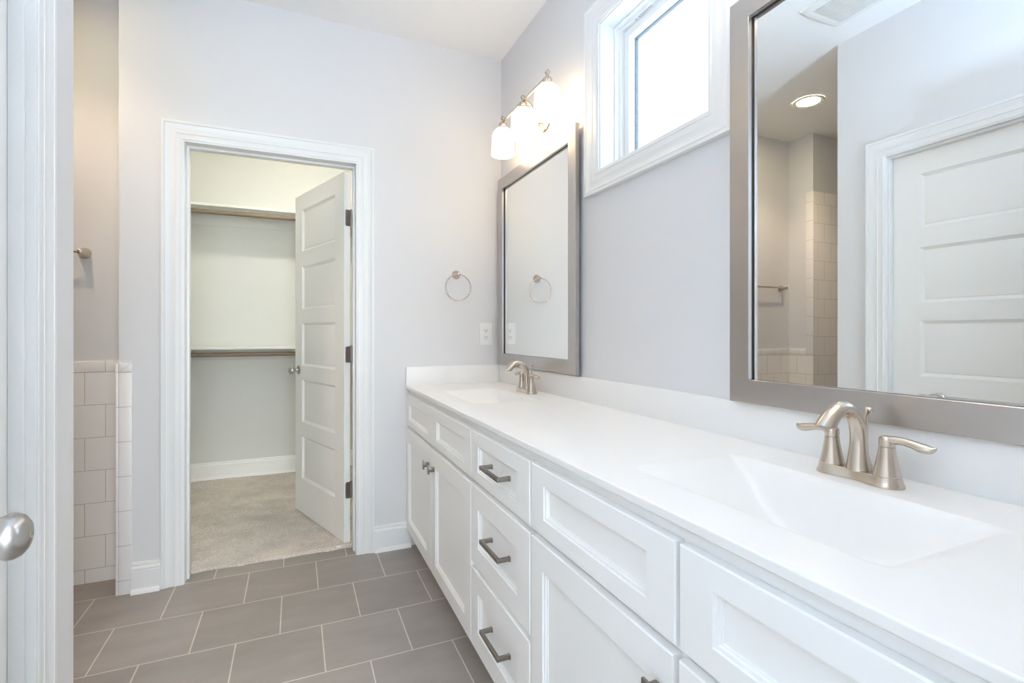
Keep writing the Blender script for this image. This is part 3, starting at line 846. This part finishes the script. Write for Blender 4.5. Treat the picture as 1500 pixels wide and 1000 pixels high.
ot = empty('wall_outlet', (1.0095, D, 1.149), 'white duplex wall outlet right of the towel ring', 'outlet')
bm = NB_()
oc = (1.0095, 1.149)
rs = []
for ins, t in ((0, 0), (0, 0.0035), (0.0015, 0.0052), (0.004, 0.0060)):
    rs.append([Vector((oc[0] + sx * (0.0393 - ins), D - t, oc[1] + sz * (0.0635 - ins))) for sx, sz in ((-1, -1), (1, -1), (1, 1), (-1, 1))])
rings(bm, rs); obj('cover_plate', bm, M['plastic'], ot, smooth=20)
for dz in (0.0198, -0.0198):
    bm = NB_()
    pts = []
    for k in range(40):
        a = 2 * PI * k / 40; x, z = 0.0172 * math.cos(a), 0.0172 * math.sin(a)
        pts.append((x, max(-0.0135, min(0.0135, z))))
    rs = [[Vector((oc[0] + x * s, D - t, oc[1] + dz + z * s)) for x, z in pts] for s, t in ((1.0, 0.0058), (1.0, 0.0076), (0.95, 0.0082))]
    rings(bm, rs); rcp = obj('receptacle', bm, M['plastic'], ot)
    bm = NB_()
    for sx, hh in ((-0.0062, 0.0042), (0.0062, 0.0034)):
        box(bm, (oc[0] + sx - 0.0011, D - 0.0086, oc[1] + dz + 0.0030 - hh), (oc[0] + sx + 0.0011, D - 0.0080, oc[1] + dz + 0.0030 + hh))
    lathe(bm, (oc[0], D, oc[1] + dz - 0.0075), [(0.0027, 0.0080), (0.0027, 0.0086)], 14, '-Y')
    obj('slot', bm, M['dark'], rcp)
bm = NB_(); lathe(bm, (oc[0], D, oc[1]), [(0.0032, 0.0058), (0.0030, 0.0070), (0.001, 0.0074)], 14, '-Y'); obj('screw', bm, M['plastic'], ot)

# ------------------------------------------------------------------ towel bar in the niche
tb = empty('towel_bar', (-1.20, NB, 1.522), 'brushed nickel towel bar above the niche wainscot', 'towel bar')
BZ = 1.522
for x in (-0.893, -1.512):
    bm = NB_()
    lathe(bm, (x, NB, BZ), [(0.0250, 0.0), (0.0255, 0.003), (0.0240, 0.006), (0.0200, 0.018), (0.0150, 0.036), (0.0118, 0.050), (0.0112, 0.060), (0.0095, 0.068), (0.004, 0.0715)], 30, '-Y')
    obj('post', bm, M['nickel'], tb)
bm = NB_(); tube(bm, [(-1.512, NB - 0.058, BZ), (-0.893, NB - 0.058, BZ)], 0.0065, 16)
obj('bar', bm, M['nickel'], tb)

# ------------------------------------------------------------------ closet shelves and rods
for zb, lab, labr in ((2.082, 'upper white closet shelf above the wooden rod', 'upper wooden hanging rod just below the top closet shelf'),
                      (1.032, 'lower white closet shelf at waist height', 'lower wooden hanging rod just below the waist high closet shelf')):
    s = empty('closet_shelf', (0.15, 4.35, zb), lab, 'shelf', 'closet shelves')
    bm = NB_(); box(bm, (-0.7995, 4.200, zb), (1.0995, 4.5045, zb + 0.018), 0.001); obj('board', bm, M['melamine'], s)
    bm = NB_(); box(bm, (-0.7995, 4.493, zb - 0.089), (1.0995, 4.5045, zb - 0.0003), 0.004); obj('cleat', bm, M['closet_wall'], s)
    for xa in (-0.7995, 1.081):
        bm = NB_(); box(bm, (xa, 4.21, zb - 0.089), (xa + 0.0185, 4.4855, zb - 0.0003), 0.0015); obj('side_cleat', bm, M['melamine'], s)
    bm = NB_(); tube(bm, [(-0.7808, 4.232, zb - 0.038), (1.0808, 4.232, zb - 0.038)], 0.0165, 20)
    obj('closet_rod', bm, M['wood'], None, labr, 'rod', 'closet rods')
cl = empty('ceiling_light', (0.15, 3.50, HC), 'round lit ceiling light inside the closet', 'ceiling light')
bm = NB_(); lathe(bm, (0.15, 3.50, HC), [(0.100, 0.0), (0.100, -0.018), (0.082, -0.022)], 40); obj('pan', bm, M['nickel2'], cl)
bm = NB_(); lathe(bm, (0.15, 3.50, HC), [(0.080, -0.0225), (0.078, -0.040), (0.066, -0.060), (0.040, -0.074), (0.005, -0.080)], 40); obj('glass_dome', bm, M['dome'], cl)

# ------------------------------------------------------------------ ceiling: recessed light in the niche, exhaust fan
rl = empty('recessed_light', (-1.07, 2.328, HC), 'lit round recessed ceiling light seen in the large mirror', 'ceiling light')
bm = NB_(); lathe(bm, (-1.07, 2.328, HC), [(0.098, -0.0005), (0.098, -0.004), (0.092, -0.008), (0.072, -0.006), (0.070, -0.0035)], 44, cap=False); obj('trim_ring', bm, M['plastic'], rl)
bm = NB_(); lathe(bm, (-1.07, 2.328, HC), [(0.0715, -0.0008), (0.0715, -0.0040), (0.04, -0.0048), (0.004, -0.0050)], 44); obj('lens', bm, M['can'], rl)
light('recessed_beam', 'SPOT', (-1.07, 2.328, HC - 0.02), 26.0, (1.0, 0.74, 0.55), 0.06, (0, 0, 0), parent=rl, spot=116)

ef = empty('exhaust_fan', (-0.262, 1.545, HC), 'white slatted exhaust fan grille on the ceiling, seen in the large mirror', 'exhaust fan')
fx0, fx1, fy0, fy1 = -0.403, -0.121, 1.395, 1.694
bm = NB_()
def bow(x): return 0.012 * (1 - ((x - (fx0 + fx1) / 2) / 0.141) ** 2)
def fan_ring(ins, z):
    pts = []
    xsn = [fx0 + ins + (fx1 - fx0 - 2 * ins) * k / 14 for k in range(15)]
    for x in xsn: pts.append(Vector((x, fy0 + ins - bow(x) * (1 if ins < 0.03 else 0), z)))
    for x in reversed(xsn): pts.append(Vector((x, fy1 - ins + bow(x) * (1 if ins < 0.03 else 0), z)))
    return pts
rings(bm, [fan_ring(0, HC - 0.0005), fan_ring(0, HC - 0.006), fan_ring(0.008, HC - 0.014), fan_ring(0.022, HC - 0.0185), fan_ring(0.040, HC - 0.019), fan_ring(0.0405, HC - 0.010)])
obj('cover', bm, M['plastic'], ef, smooth=40)
bm = NB_(); box(bm, (fx0 + 0.0415, fy0 + 0.0415, HC - 0.0112), (fx1 - 0.0415, fy1 - 0.0415, HC - 0.0104)); obj('slat_gap_shade', bm, pbr('fan_shadow_grey', (0.30, 0.31, 0.32), 0.8), ef)  # dark sheet put behind the slats to imitate shade in the gaps
bm = NB_()
ns = 18
for k in range(ns):
    x = fx0 + 0.043 + (fx1 - fx0 - 0.086) * (k + 0.5) / ns
    box(bm, (x - 0.0026, fy0 + 0.042, HC - 0.0185), (x + 0.0026, fy1 - 0.042, HC - 0.0113))
for k in range(1, 4):
    y = fy0 + 0.042 + (fy1 - fy0 - 0.084) * k / 4
    box(bm, (fx0 + 0.041, y - 0.0015, HC - 0.0165), (fx1 - 0.041, y + 0.0015, HC - 0.0113))
obj('slats', bm, M['plastic'], ef)

# small white scrap lying at the foot of the closet door
bm = NB_(); box(bm, (0.198, 2.800, 0.0125), (0.222, 2.812, 0.0165), 0.0015)
obj('plastic_scrap', bm, M['plastic'], None, 'tiny white plastic scrap on the carpet edge under the open door', 'scrap')
